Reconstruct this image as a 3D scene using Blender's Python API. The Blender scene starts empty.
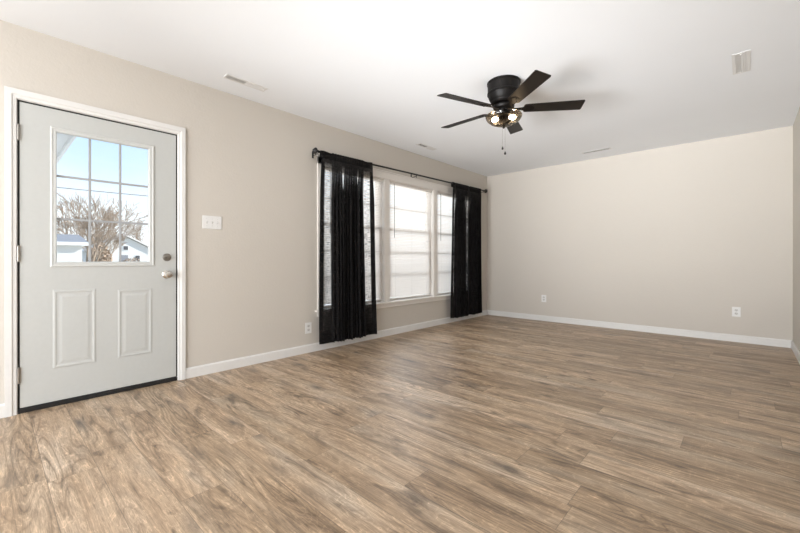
import bpy, bmesh, math, random
from mathutils import Vector, Matrix

# ---------------------------------------------------------------- camera, sky, sun, large lights, exposure
SC = bpy.context.scene
COL = SC.collection
PI = math.pi
rnd = random.Random(7)

H, YF, XR = 2.5277, 6.172, 3.888          # room height, far wall, right wall
YB = -2.6                                  # wall behind the camera
cam_d = bpy.data.cameras.new('camera')
cam = bpy.data.objects.new('camera', cam_d)
COL.objects.link(cam)
cam.location = (3.487, 0.0, 1.0036)
cam.rotation_euler = (PI / 2 - 0.0009, 0.0, 0.7414)
cam_d.sensor_width = 36.0
cam_d.lens = 36.0 * 376.76 / 800.0
cam_d.shift_y = -6.38 / 800.0
cam_d.clip_start = 0.02
cam_d.clip_end = 400
SC.camera = cam

world = bpy.data.worlds.new('sky')
SC.world = world
world.use_nodes = True
wn, wl = world.node_tree.nodes, world.node_tree.links
wn.clear()
w_out = wn.new('ShaderNodeOutputWorld')
w_bg = wn.new('ShaderNodeBackground')
w_tc = wn.new('ShaderNodeTexCoord')
w_sep = wn.new('ShaderNodeSeparateXYZ')
w_rmp = wn.new('ShaderNodeValToRGB')
w_nz = wn.new('ShaderNodeTexNoise')
w_add = wn.new('ShaderNodeMath'); w_add.operation = 'MULTIPLY_ADD'
w_nz.inputs['Scale'].default_value = 5.0
w_nz.inputs['Detail'].default_value = 5.0
w_add.inputs[1].default_value = 0.10
e = w_rmp.color_ramp.elements
e[0].position = 0.0; e[0].color = (0.92, 0.93, 0.95, 1)
e[1].position = 1.0; e[1].color = (0.38, 0.52, 0.74, 1)
for p_, c_ in ((0.10, (0.84, 0.90, 0.95, 1)), (0.22, (0.54, 0.71, 0.90, 1)), (0.36, (0.36, 0.56, 0.84, 1)), (0.6, (0.44, 0.60, 0.82, 1))):
    q_ = e.new(p_); q_.color = c_
wl.new(w_tc.outputs['Generated'], w_sep.inputs[0])
wl.new(w_tc.outputs['Generated'], w_nz.inputs['Vector'])
wl.new(w_nz.outputs['Fac'], w_add.inputs[0])
wl.new(w_sep.outputs['Z'], w_add.inputs[2])
w_off = wn.new('ShaderNodeMath'); w_off.operation = 'SUBTRACT'; w_off.inputs[1].default_value = 0.05
wl.new(w_add.outputs[0], w_off.inputs[0])
wl.new(w_off.outputs[0], w_rmp.inputs['Fac'])
wl.new(w_rmp.outputs['Color'], w_bg.inputs['Color'])
w_bg.inputs['Strength'].default_value = 1.45
wl.new(w_bg.outputs[0], w_out.inputs[0])

sd = bpy.data.lights.new('sun', 'SUN')
sun = bpy.data.objects.new('sun', sd)
COL.objects.link(sun)
sd.energy = 6.0; sd.angle = 0.01; sd.color = (1.0, 0.95, 0.88)
sun.rotation_euler = Vector((-0.35, -0.75, -0.50)).to_track_quat('-Z', 'Y').to_euler()

def area(name, loc, direction, sx, sy, power, colr):
    d = bpy.data.lights.new(name, 'AREA')
    d.shape = 'RECTANGLE'; d.size = sx; d.size_y = sy; d.energy = power; d.color = colr
    o = bpy.data.objects.new(name, d); COL.objects.link(o)
    o.location = loc
    o.rotation_euler = Vector(direction).to_track_quat('-Z', 'Y').to_euler()
    return o
# added fill lamp at the unseen rear opening, standing in for daylight
area('rear_fill', (2.30, YB + 0.02, 1.25), (0, 1, 0.10), 2.8, 2.1, 178, (0.97, 0.985, 1.0))
# added unseen fill lamp, a bounced flash widened to brighten the far ceiling
sb = area('bounce_fill', (1.50, -0.90, 0.85), (1.15, 7.0, 2.05), 2.4, 1.1, 36, (0.97, 0.985, 1.0))
sb.data.spread = math.radians(54)
# skylight falling on the outside of the wide window
area('window_daylight', (-1.5, 4.075, 2.15), (1, 0, -0.55), 3.6, 1.6, 115, (0.98, 0.99, 1.0))

vs = SC.view_settings
vs.view_transform = 'Standard'
vs.look = 'None'
vs.exposure = 0.03
vs.gamma = 1.0
vs.use_curve_mapping = False

# ---------------------------------------------------------------- materials
def material(name):
    m = bpy.data.materials.new(name); m.use_nodes = True
    t = m.node_tree
    return m, t, t.nodes['Principled BSDF']

def nd(t, typ, **kw):
    n = t.nodes.new(typ)
    for k, v in kw.items():
        if k.startswith('i_'):
            n.inputs[k[2:].replace('_', ' ')].default_value = v
        else:
            setattr(n, k, v)
    return n

def mth(t, op, a, b=None, c=None):
    n = t.nodes.new('ShaderNodeMath'); n.operation = op
    for i, v in enumerate((a, b, c)):
        if v is None: continue
        if isinstance(v, (int, float)): n.inputs[i].default_value = v
        else: t.links.new(v, n.inputs[i])
    return n.outputs[0]

def mix(t, fac, a, b, blend='MIX'):
    n = t.nodes.new('ShaderNodeMix'); n.data_type = 'RGBA'; n.blend_type = blend
    for i, v in ((0, fac), (6, a), (7, b)):
        if isinstance(v, (int, float)): n.inputs[i].default_value = v
        elif isinstance(v, tuple): n.inputs[i].default_value = v + (1,) if len(v) == 3 else v
        else: t.links.new(v, n.inputs[i])
    return n.outputs[2]

def ramp(t, fac, stops):
    n = t.nodes.new('ShaderNodeValToRGB')
    el = n.color_ramp.elements
    el[0].position, el[0].color = stops[0][0], tuple(stops[0][1]) + (1,)
    el[1].position, el[1].color = stops[-1][0], tuple(stops[-1][1]) + (1,)
    for p, c in stops[1:-1]:
        x = el.new(p); x.color = tuple(c) + (1,)
    t.links.new(fac, n.inputs['Fac'])
    return n.outputs['Color']

def paint(name, colr, rough=0.5, nscale=40.0, var=0.03, bump=0.0, bscale=200.0, metal=0.0, spec=0.5):
    m, t, b = material(name)
    tc = nd(t, 'ShaderNodeTexCoord')
    nz = nd(t, 'ShaderNodeTexNoise'); nz.inputs['Scale'].default_value = nscale; nz.inputs['Detail'].default_value = 3
    t.links.new(tc.outputs['Object'], nz.inputs['Vector'])
    c2 = tuple(max(0, c * (1 - var * 2)) for c in colr)
    t.links.new(mix(t, nz.outputs['Fac'], colr, c2), b.inputs['Base Color'])
    b.inputs['Roughness'].default_value = rough
    b.inputs['Metallic'].default_value = metal
    b.inputs['Specular IOR Level'].default_value = spec
    if bump:
        n2 = nd(t, 'ShaderNodeTexNoise'); n2.inputs['Scale'].default_value = bscale; n2.inputs['Detail'].default_value = 2
        t.links.new(tc.outputs['Object'], n2.inputs['Vector'])
        bp = nd(t, 'ShaderNodeBump'); bp.inputs['Strength'].default_value = bump; bp.inputs['Distance'].default_value = 0.004
        t.links.new(n2.outputs['Fac'], bp.inputs['Height'])
        t.links.new(bp.outputs['Normal'], b.inputs['Normal'])
    return m

def wall_material(name, colr, bump=0.35):
    m, t, b = material(name)
    tc = nd(t, 'ShaderNodeTexCoord')
    big = nd(t, 'ShaderNodeTexNoise'); big.inputs['Scale'].default_value = 1.3; big.inputs['Detail'].default_value = 4
    t.links.new(tc.outputs['Object'], big.inputs['Vector'])
    c2 = tuple(c * 0.955 for c in colr)
    t.links.new(mix(t, big.outputs['Fac'], colr, c2), b.inputs['Base Color'])
    b.inputs['Roughness'].default_value = 0.75
    b.inputs['Specular IOR Level'].default_value = 0.25
    fine = nd(t, 'ShaderNodeTexNoise'); fine.inputs['Scale'].default_value = 55; fine.inputs['Detail'].default_value = 4
    patch = nd(t, 'ShaderNodeTexNoise'); patch.inputs['Scale'].default_value = 7; patch.inputs['Detail'].default_value = 5; patch.inputs['Roughness'].default_value = 0.7
    for n in (fine, patch): t.links.new(tc.outputs['Object'], n.inputs['Vector'])
    hgt = mth(t, 'ADD', mth(t, 'MULTIPLY', fine.outputs['Fac'], 0.5), patch.outputs['Fac'])
    bp = nd(t, 'ShaderNodeBump'); bp.inputs['Strength'].default_value = bump; bp.inputs['Distance'].default_value = 0.006
    t.links.new(hgt, bp.inputs['Height'])
    t.links.new(bp.outputs['Normal'], b.inputs['Normal'])
    return m

M = {}
M['wall'] = wall_material('greige_wall_paint', (0.60, 0.56, 0.505))
M['ceiling'] = wall_material('white_ceiling_paint', (0.87, 0.89, 0.915), 0.12)
M['trim'] = paint('white_trim_paint', (0.75, 0.74, 0.72), 0.38)
M['wintrim'] = paint('cream_window_paint', (0.80, 0.765, 0.72), 0.42)
M['door'] = paint('pale_grey_door_paint', (0.52, 0.53, 0.515), 0.42)
M['black'] = paint('black_rubber', (0.008, 0.008, 0.008), 0.6)
M['nickel'] = paint('satin_nickel', (0.62, 0.59, 0.55), 0.26, metal=1.0)
M['steel'] = paint('worn_hinge_steel', (0.36, 0.34, 0.31), 0.38, metal=1.0)
M['plate'] = paint('white_plastic', (0.77, 0.765, 0.75), 0.35)
M['slot'] = paint('dark_slot', (0.05, 0.045, 0.04), 0.6)
M['outletface'] = paint('ivory_socket_plastic', (0.60, 0.585, 0.56), 0.4)
M['vent'] = paint('white_vent_enamel', (0.74, 0.735, 0.72), 0.4)
M['ventdark'] = paint('duct_shadow_paint', (0.12, 0.115, 0.11), 0.6)
M['fan'] = paint('matte_black_fan_metal', (0.005, 0.004, 0.0035), 0.5, nscale=15, var=0.1, spec=0.2)
M['rod'] = paint('black_rod_metal', (0.010, 0.009, 0.009), 0.42)
M['vinylsash'] = paint('white_vinyl_sash', (0.62, 0.57, 0.52), 0.45)
M['muntin'] = paint('grey_muntin_vinyl', (0.36, 0.37, 0.38), 0.5)
M['doorlite'] = paint('door_lite_plastic', (0.57, 0.58, 0.565), 0.4)

def blade_material():
    m, t, b = material('dark_espresso_blade')
    tc = nd(t, 'ShaderNodeTexCoord')
    mp = nd(t, 'ShaderNodeMapping'); mp.inputs['Scale'].default_value = (6, 60, 60)
    nz = nd(t, 'ShaderNodeTexNoise'); nz.inputs['Scale'].default_value = 1.0; nz.inputs['Detail'].default_value = 4
    t.links.new(tc.outputs['Object'], mp.inputs['Vector']); t.links.new(mp.outputs[0], nz.inputs['Vector'])
    t.links.new(mix(t, nz.outputs['Fac'], (0.004, 0.003, 0.0025), (0.014, 0.010, 0.008)), b.inputs['Base Color'])
    b.inputs['Roughness'].default_value = 0.40
    b.inputs['Specular IOR Level'].default_value = 0.3
    return m
M['blade'] = blade_material()

def glass(name, tint, refl=0.06, rough=0.0):
    m, t, b = material(name)
    t.nodes.remove(b)
    out = [n for n in t.nodes if n.type == 'OUTPUT_MATERIAL'][0]
    tr = nd(t, 'ShaderNodeBsdfTransparent'); tr.inputs['Color'].default_value = tint + (1,)
    gl = nd(t, 'ShaderNodeBsdfGlossy'); gl.inputs['Roughness'].default_value = rough
    mx = nd(t, 'ShaderNodeMixShader'); mx.inputs[0].default_value = refl
    t.links.new(tr.outputs[0], mx.inputs[1]); t.links.new(gl.outputs[0], mx.inputs[2])
    t.links.new(mx.outputs[0], out.inputs['Surface'])
    return m
M['pane'] = glass('clear_window_glass', (0.97, 0.98, 0.98), 0.035)

def bowl_glass():
    m, t, b = material('smoky_seeded_glass')
    t.nodes.remove(b)
    out = [n for n in t.nodes if n.type == 'OUTPUT_MATERIAL'][0]
    tc = nd(t, 'ShaderNodeTexCoord')
    vo = nd(t, 'ShaderNodeTexVoronoi'); vo.inputs['Scale'].default_value = 55
    t.links.new(tc.outputs['Object'], vo.inputs['Vector'])
    bp = nd(t, 'ShaderNodeBump'); bp.inputs['Strength'].default_value = 0.35; bp.inputs['Distance'].default_value = 0.006
    t.links.new(vo.outputs['Distance'], bp.inputs['Height'])
    tr = nd(t, 'ShaderNodeBsdfTransparent')
    t.links.new(ramp(t, vo.outputs['Distance'], [(0.0, (0.74, 0.66, 0.56)), (0.30, (0.56, 0.48, 0.39)), (0.8, (0.33, 0.27, 0.21))]), tr.inputs['Color'])
    gl = nd(t, 'ShaderNodeBsdfGlossy'); gl.inputs['Roughness'].default_value = 0.12
    t.links.new(bp.outputs['Normal'], gl.inputs['Normal'])
    fr = nd(t, 'ShaderNodeFresnel'); fr.inputs['IOR'].default_value = 1.5
    t.links.new(bp.outputs['Normal'], fr.inputs['Normal'])
    mx = nd(t, 'ShaderNodeMixShader')
    t.links.new(mth(t, 'MULTIPLY', fr.outputs[0], 0.7), mx.inputs[0])
    t.links.new(tr.outputs[0], mx.inputs[1]); t.links.new(gl.outputs[0], mx.inputs[2])
    t.links.new(mx.outputs[0], out.inputs['Surface'])
    return m
M['bowl'] = bowl_glass()

def bulb_material():
    m, t, b = material('lit_bulb')
    b.inputs['Base Color'].default_value = (1, 0.95, 0.85, 1)
    b.inputs['Emission Color'].default_value = (1.0, 0.86, 0.64, 1)
    b.inputs['Emission Strength'].default_value = 45.0
    return m
M['bulb'] = bulb_material()

def curtain_material():
    m, t, b = material('black_sheer_weave')
    out = [n for n in t.nodes if n.type == 'OUTPUT_MATERIAL'][0]
    uv = nd(t, 'ShaderNodeUVMap'); uv.uv_map = 'UVMap'
    def noise(sx, sy, det=2.0):
        mp = nd(t, 'ShaderNodeMapping'); mp.inputs['Scale'].default_value = (sx, sy, 1)
        nz = nd(t, 'ShaderNodeTexNoise'); nz.inputs['Scale'].default_value = 1.0; nz.inputs['Detail'].default_value = det
        t.links.new(uv.outputs[0], mp.inputs['Vector']); t.links.new(mp.outputs[0], nz.inputs['Vector'])
        return nz.outputs['Fac']
    weft = noise(14, 150)            # thick and thin horizontal yarns
    warp = noise(150, 10)
    soft = noise(9, 5)
    yarn = mth(t, 'ADD', mth(t, 'MULTIPLY', weft, 1.6), mth(t, 'MULTIPLY', warp, 0.8))
    yarn = mth(t, 'ADD', yarn, mth(t, 'MULTIPLY', soft, 0.4))          # about 1.4 on average
    at = nd(t, 'ShaderNodeAttribute'); at.attribute_name = 'see_through'
    f = mth(t, 'MULTIPLY_ADD', at.outputs['Fac'], 0.85, 0.05)          # see-through strips are placed by hand, cloth nearly opaque elsewhere
    f = mth(t, 'MULTIPLY', f, mth(t, 'MULTIPLY_ADD', yarn, 1.9, -1.66))
    cl = nd(t, 'ShaderNodeClamp'); cl.inputs['Min'].default_value = 0.02; cl.inputs['Max'].default_value = 0.95
    t.links.new(f, cl.inputs['Value'])
    b.inputs['Base Color'].default_value = (0.009, 0.008, 0.008, 1)
    b.inputs['Roughness'].default_value = 0.85
    b.inputs['Specular IOR Level'].default_value = 0.15
    tr = nd(t, 'ShaderNodeBsdfTransparent')
    mx = nd(t, 'ShaderNodeMixShader')
    t.links.new(cl.outputs[0], mx.inputs[0])
    t.links.new(b.outputs[0], mx.inputs[1]); t.links.new(tr.outputs[0], mx.inputs[2])
    t.links.new(mx.outputs[0], out.inputs['Surface'])
    return m
M['curtain'] = curtain_material()

def blind_material():
    m, t, b = material('white_blind_vinyl')
    t.nodes.remove(b)
    out = [n for n in t.nodes if n.type == 'OUTPUT_MATERIAL'][0]
    df = nd(t, 'ShaderNodeBsdfDiffuse'); df.inputs['Color'].default_value = (0.86, 0.82, 0.78, 1)
    tl = nd(t, 'ShaderNodeBsdfTranslucent'); tl.inputs['Color'].default_value = (0.88, 0.83, 0.78, 1)
    mx = nd(t, 'ShaderNodeMixShader'); mx.inputs[0].default_value = 0.36
    t.links.new(df.outputs[0], mx.inputs[1]); t.links.new(tl.outputs[0], mx.inputs[2])
    t.links.new(mx.outputs[0], out.inputs['Surface'])
    return m
M['blind'] = blind_material()
M['blindrail'] = paint('white_blind_rail', (0.80, 0.76, 0.72), 0.45)
M['wand'] = paint('smoky_wand_plastic', (0.16, 0.145, 0.13), 0.3)

def floor_material():
    m, t, b = material('weathered_oak_vinyl_plank')
    tc = nd(t, 'ShaderNodeTexCoord')
    sp = nd(t, 'ShaderNodeSeparateXYZ'); t.links.new(tc.outputs['Object'], sp.inputs[0])
    U, V = sp.outputs['X'], sp.outputs['Y']
    W, L = 0.178, 1.22
    vr = mth(t, 'DIVIDE', V, W)
    row = mth(t, 'FLOOR', vr)
    wn1 = nd(t, 'ShaderNodeTexWhiteNoise'); wn1.noise_dimensions = '1D'
    t.links.new(row, wn1.inputs['W'])
    ur = mth(t, 'ADD', mth(t, 'DIVIDE', U, L), mth(t, 'MULTIPLY', wn1.outputs['Value'], 7.0))
    colm = mth(t, 'FLOOR', ur)
    cb = nd(t, 'ShaderNodeCombineXYZ'); t.links.new(row, cb.inputs[0]); t.links.new(colm, cb.inputs[1])
    wn2 = nd(t, 'ShaderNodeTexWhiteNoise'); wn2.noise_dimensions = '2D'
    t.links.new(cb.outputs[0], wn2.inputs['Vector'])
    rs = nd(t, 'ShaderNodeSeparateColor'); t.links.new(wn2.outputs['Color'], rs.inputs[0])
    r1, r2, r3 = rs.outputs[0], rs.outputs[1], rs.outputs[2]
    def coord(su, sv):
        c = nd(t, 'ShaderNodeCombineXYZ')
        t.links.new(mth(t, 'ADD', mth(t, 'MULTIPLY', U, su), mth(t, 'MULTIPLY', r1, 57.0)), c.inputs[0])
        t.links.new(mth(t, 'ADD', mth(t, 'MULTIPLY', V, sv), mth(t, 'MULTIPLY', r2, 83.0)), c.inputs[1])
        t.links.new(mth(t, 'MULTIPLY', r3, 31.0), c.inputs[2])
        return c.outputs[0]
    def noise(su, sv, det=3.0, rough=0.55, dist=0.0):
        n = nd(t, 'ShaderNodeTexNoise'); n.inputs['Scale'].default_value = 1.0
        n.inputs['Detail'].default_value = det; n.inputs['Roughness'].default_value = rough; n.inputs['Distortion'].default_value = dist
        t.links.new(coord(su, sv), n.inputs['Vector'])
        return n.outputs['Fac']
    broad = noise(1.1, 5.0, 2.0, 0.55, 0.4)                # grey and brown clouds along the board
    patch = noise(1.9, 15.0, 5.0, 0.68, 0.6)               # darker smoky streaks
    field = noise(0.85, 7.5, 1.0, 0.4, 0.25)                # contours of this field make the cathedral grain
    ring = mth(t, 'PINGPONG', mth(t, 'MULTIPLY', field, 30.0), 1.0)
    fine = noise(5.0, 120.0, 5.0, 0.75)
    pore = noise(22.0, 420.0, 2.0, 0.65)
    saw = noise(95.0, 14.0, 2.0, 0.6)                      # faint cross scratches
    fleck = noise(30.0, 90.0, 2.0, 0.5, 0.5)
    knot = nd(t, 'ShaderNodeTexVoronoi'); knot.inputs['Scale'].default_value = 1.0
    t.links.new(coord(1.9, 6.0), knot.inputs['Vector'])
    kd = mth(t, 'SUBTRACT', 1.0, mth(t, 'MULTIPLY', knot.outputs['Distance'], 3.0))
    kcl = nd(t, 'ShaderNodeClamp'); t.links.new(kd, kcl.inputs['Value'])
    kk = mth(t, 'MULTIPLY', mth(t, 'POWER', kcl.outputs[0], 1.6), mth(t, 'MULTIPLY', fine, 1.9))
    base = ramp(t, broad, [(0.30, (0.345, 0.246, 0.160)), (0.45, (0.425, 0.308, 0.203)), (0.58, (0.475, 0.358, 0.248)), (0.72, (0.495, 0.398, 0.300))])
    tone = ramp(t, r3, [(0.0, (0.84, 0.82, 0.79)), (0.5, (1.0, 0.99, 0.98)), (1.0, (1.12, 1.11, 1.11))])
    c = mix(t, 1.0, base, tone, 'MULTIPLY')
    dk = ramp(t, patch, [(0.33, (0.36, 0.34, 0.33)), (0.45, (0.76, 0.74, 0.72)), (0.54, (1, 1, 1)), (0.70, (1.10, 1.08, 1.05))])
    c = mix(t, 0.75, c, dk, 'MULTIPLY')
    smoke = noise(2.4, 9.0, 3.0, 0.55, 1.8)
    sk = ramp(t, smoke, [(0.26, (0.30, 0.285, 0.28)), (0.34, (0.60, 0.59, 0.58)), (0.40, (0.97, 0.97, 0.97)), (1.0, (1, 1, 1))])
    c = mix(t, 0.85, c, sk, 'MULTIPLY')
    ceru = mth(t, 'PINGPONG', mth(t, 'MULTIPLY', smoke, 11.0), 1.0)
    cg = ramp(t, ceru, [(0.80, (1, 1, 1)), (0.97, (1.38, 1.40, 1.41))])
    c = mix(t, 0.75, c, cg, 'MULTIPLY')
    rg = ramp(t, ring, [(0.0, (0.55, 0.52, 0.49)), (0.26, (0.93, 0.92, 0.91)), (0.80, (1.0, 1.0, 1.0)), (1.0, (1.35, 1.36, 1.36))])
    rmask = nd(t, 'ShaderNodeMapRange'); t.links.new(noise(0.9, 4.0, 2.0), rmask.inputs['Value'])
    rmask.inputs['From Min'].default_value = 0.42; rmask.inputs['From Max'].default_value = 0.62
    rmask.inputs['To Min'].default_value = 0.12; rmask.inputs['To Max'].default_value = 1.0
    c = mix(t, rmask.outputs[0], c, rg, 'MULTIPLY')
    fg = ramp(t, fine, [(0.32, (0.36, 0.34, 0.32)), (0.47, (0.95, 0.94, 0.93)), (0.55, (1.03, 1.03, 1.03)), (0.68, (1.50, 1.50, 1.50))])
    c = mix(t, 0.58, c, fg, 'MULTIPLY')
    pg = ramp(t, pore, [(0.30, (0.66, 0.65, 0.64)), (0.5, (1, 1, 1)), (0.72, (1.22, 1.22, 1.22))])
    c = mix(t, 0.8, c, pg, 'MULTIPLY')
    sg = ramp(t, saw, [(0.58, (1, 1, 1)), (0.75, (1.30, 1.30, 1.30))])
    c = mix(t, 0.7, c, sg, 'MULTIPLY')
    fl_ = ramp(t, fleck, [(0.66, (1, 1, 1)), (0.76, (1.5, 1.5, 1.48))])
    c = mix(t, 0.8, c, fl_, 'MULTIPLY')
    c = mix(t, mth(t, 'MULTIPLY', kk, 0.95), c, (0.095, 0.080, 0.068))
    # seams between boards
    fv = mth(t, 'FRACT', vr); fu = mth(t, 'FRACT', ur)
    ev = mth(t, 'MULTIPLY', mth(t, 'MINIMUM', fv, mth(t, 'SUBTRACT', 1.0, fv)), W)
    eu = mth(t, 'MULTIPLY', mth(t, 'MINIMUM', fu, mth(t, 'SUBTRACT', 1.0, fu)), L)
    ed = mth(t, 'MINIMUM', ev, eu)
    seam = mth(t, 'LESS_THAN', ed, 0.0012)
    c = mix(t, mth(t, 'MULTIPLY', seam, 0.55), c, (0.05, 0.04, 0.032))
    t.links.new(c, b.inputs['Base Color'])
    rr = mth(t, 'MULTIPLY_ADD', fine, 0.20, 0.30)
    t.links.new(rr, b.inputs['Roughness'])
    b.inputs['Specular IOR Level'].default_value = 0.6
    hg = mth(t, 'SUBTRACT', mth(t, 'ADD', mth(t, 'MULTIPLY', fine, 0.6), mth(t, 'MULTIPLY', ring, 0.25)), mth(t, 'MULTIPLY', seam, 1.2))
    bp = nd(t, 'ShaderNodeBump'); bp.inputs['Strength'].default_value = 0.25; bp.inputs['Distance'].default_value = 0.002
    t.links.new(hg, bp.inputs['Height']); t.links.new(bp.outputs['Normal'], b.inputs['Normal'])
    return m
M['floor'] = floor_material()
M['grass'] = paint('winter_lawn', (0.55, 0.53, 0.46), 0.9, nscale=1.2, var=0.2)
M['concrete'] = paint('pale_concrete', (0.76, 0.75, 0.72), 0.85, nscale=1.5, var=0.06)
M['siding'] = paint('white_siding', (0.78, 0.77, 0.75), 0.6, nscale=3)
M['roofgrey'] = paint('grey_shingles', (0.30, 0.31, 0.34), 0.8, nscale=3, var=0.12)
M['roofpale'] = paint('pale_weathered_shingles', (0.80, 0.77, 0.74), 0.8, nscale=2, var=0.08)
M['outtrim'] = paint('white_exterior_trim', (0.90, 0.90, 0.89), 0.5)
M['darkglass'] = paint('dark_house_glass', (0.10, 0.10, 0.11), 0.2)
M['bark'] = paint('tan_bark', (0.46, 0.36, 0.27), 0.85, nscale=6, var=0.2)
M['twig'] = paint('brown_twigs', (0.47, 0.365, 0.28), 0.85, nscale=3, var=0.15)
M['leafbrown'] = paint('dry_brown_leaves', (0.55, 0.42, 0.32), 0.9, nscale=2, var=0.2)
M['wire'] = paint('black_cable', (0.12, 0.12, 0.13), 0.6)

# ---------------------------------------------------------------- mesh helpers
def bx(bm, x0, y0, z0, x1, y1, z1, bev=0.0, seg=2):
    vs_ = [bm.verts.new((x, y, z)) for x in (x0, x1) for y in (y0, y1) for z in (z0, z1)]
    fs = [bm.faces.new([vs_[i] for i in q]) for q in ((0, 1, 3, 2), (4, 6, 7, 5), (0, 4, 5, 1), (2, 3, 7, 6), (0, 2, 6, 4), (1, 5, 7, 3))]
    if bev > 0:
        ed = list({e_ for f in fs for e_ in f.edges})
        bmesh.ops.bevel(bm, geom=ed, offset=bev, segments=seg, profile=0.6, affect='EDGES')

def lathe(bm, prof, c=(0, 0, 0), axis='Z', n=40):
    """prof: list of (radius, height) turned about an axis through c."""
    rings = []
    for r, h in prof:
        if r < 1e-6:
            rings.append([bm.verts.new(place((0, 0, h), c, axis))])
        else:
            rings.append([bm.verts.new(place((r * math.cos(2 * PI * k / n), r * math.sin(2 * PI * k / n), h), c, axis)) for k in range(n)])
    for a, b_ in zip(rings, rings[1:]):
        for k in range(n):
            q = []
            for v in (a[k % len(a)], a[(k + 1) % n % len(a)], b_[(k + 1) % n % len(b_)], b_[k % len(b_)]):
                if v not in q: q.append(v)
            if len(q) > 2: bm.faces.new(q)

def place(p, c, axis):
    x, y, z = p
    if axis == 'X': x, y, z = z, x, y
    elif axis == 'Y': x, y, z = y, z, x
    return (x + c[0], y + c[1], z + c[2])

def tube(bm, pts, radii, n=8):
    pts = [Vector(p) for p in pts]
    if isinstance(radii, (int, float)): radii = [radii] * len(pts)
    prev = None
    for i, p in enumerate(pts):
        d = (pts[min(i + 1, len(pts) - 1)] - pts[max(i - 1, 0)]).normalized()
        a = d.cross(Vector((0, 0, 1)))
        if a.length < 1e-3: a = d.cross(Vector((1, 0, 0)))
        a.normalize(); b_ = d.cross(a)
        ring = [bm.verts.new(p + (a * math.cos(2 * PI * k / n) + b_ * math.sin(2 * PI * k / n)) * radii[i]) for k in range(n)]
        if prev:
            for k in range(n): bm.faces.new((prev[k], prev[(k + 1) % n], ring[(k + 1) % n], ring[k]))
        else: bm.faces.new(ring[::-1])
        prev = ring
    bm.faces.new(prev)

def prism(bm, poly, axis, a0, a1):
    """poly in the two other axes, pushed from a0 to a1 along axis."""
    def pt(u, v, a):
        return {'X': (a, u, v), 'Y': (u, a, v), 'Z': (u, v, a)}[axis]
    lo = [bm.verts.new(pt(u, v, a0)) for u, v in poly]
    hi = [bm.verts.new(pt(u, v, a1)) for u, v in poly]
    bm.faces.new(lo); bm.faces.new(hi[::-1])
    for i in range(len(poly)):
        j = (i + 1) % len(poly)
        bm.faces.new((lo[i], hi[i], hi[j], lo[j]))

def obj(name, bm, mat, parent=None, smooth=False, loc=None, rot=None):
    bmesh.ops.recalc_face_normals(bm, faces=bm.faces)
    me = bpy.data.meshes.new(name)
    bm.to_mesh(me); bm.free()
    me.materials.append(M[mat] if isinstance(mat, str) else mat)
    if smooth:
        for p in me.polygons: p.use_smooth = True
        try: me.set_sharp_from_angle(angle=math.radians(35))
        except Exception: pass
    o = bpy.data.objects.new(name, me)
    COL.objects.link(o)
    if parent: o.parent = parent
    if loc is not None: o.location = loc
    if rot is not None: o.rotation_euler = rot
    return o

def tag(o, label, cat, group=None, kind=None):
    o['label'] = label; o['category'] = cat
    if group: o['group'] = group
    if kind: o['kind'] = kind
    return o

def thing(name, label, cat, loc=(0, 0, 0), rot=(0, 0, 0), group=None):
    o = bpy.data.objects.new(name, None); COL.objects.link(o)
    o.empty_display_size = 0.1
    o.location = loc; o.rotation_euler = rot
    return tag(o, label, cat, group)

def copy_tree(o, parent=None):
    c = o.copy(); COL.objects.link(c)
    if parent: c.parent = parent
    for ch in list(o.children): copy_tree(ch, c)
    return c

def B(): return bmesh.new()

# ---------------------------------------------------------------- room shell
T = 0.15
DY0, DY1, DZ = 0.1255, 1.0640, 2.0470                 # rough door opening (inside of the casing)
WY0, WY1, WZ0, WZ1 = 2.52, 5.63, 0.45, 2.066          # window opening

bm = B(); bx(bm, -T, YB - T, -0.12, XR + T, YF + T, 0.0)
tag(obj('floor', bm, 'floor'), 'weathered brown oak look plank floor', 'floor', kind='structure')
bm = B(); bx(bm, -T, YB - T, H, XR + T, YF + T, H + 0.2)
tag(obj('ceiling', bm, 'ceiling'), 'white lightly textured plaster ceiling', 'ceiling', kind='structure')

bm = B()
bx(bm, -T, YB - T, 0, 0, DY0, H)
bx(bm, -T, DY0, DZ, 0, DY1, H)
bx(bm, -T, DY1, 0, 0, WY0, H)
bx(bm, -T, WY0, 0, 0, WY1, WZ0 - 0.02)
bx(bm, -T, WY0, WZ1, 0, WY1, H)
bx(bm, -T, WY1, 0, 0, YF, H)
tag(obj('wall_left', bm, 'wall'), 'greige painted wall with the entry door and the wide window', 'wall', kind='structure')
bm = B(); bx(bm, -T, YF, 0, XR + T, YF + T, H)
tag(obj('wall_far', bm, 'wall'), 'blank greige wall facing the camera at the far end', 'wall', kind='structure')
bm = B()
bx(bm, XR, YB, 0, XR + T, YF, H)
tag(obj('wall_right', bm, 'wall'), 'greige wall sliver at the right edge of the room', 'wall', kind='structure')
bm = B()
bx(bm, -T, YB - T, 2.32, XR + T, YB, H)
bx(bm, -T, YB - T, 0, 0.2, YB, 2.32)
bx(bm, XR - 0.2, YB - T, 0, XR + T, YB, 2.32)
bx(bm, 0.2, YB - T, 0, XR - 0.2, YB, 0.15)
tag(obj('wall_rear', bm, 'wall'), 'greige wall with a wide opening behind the camera', 'wall', kind='structure')

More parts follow.
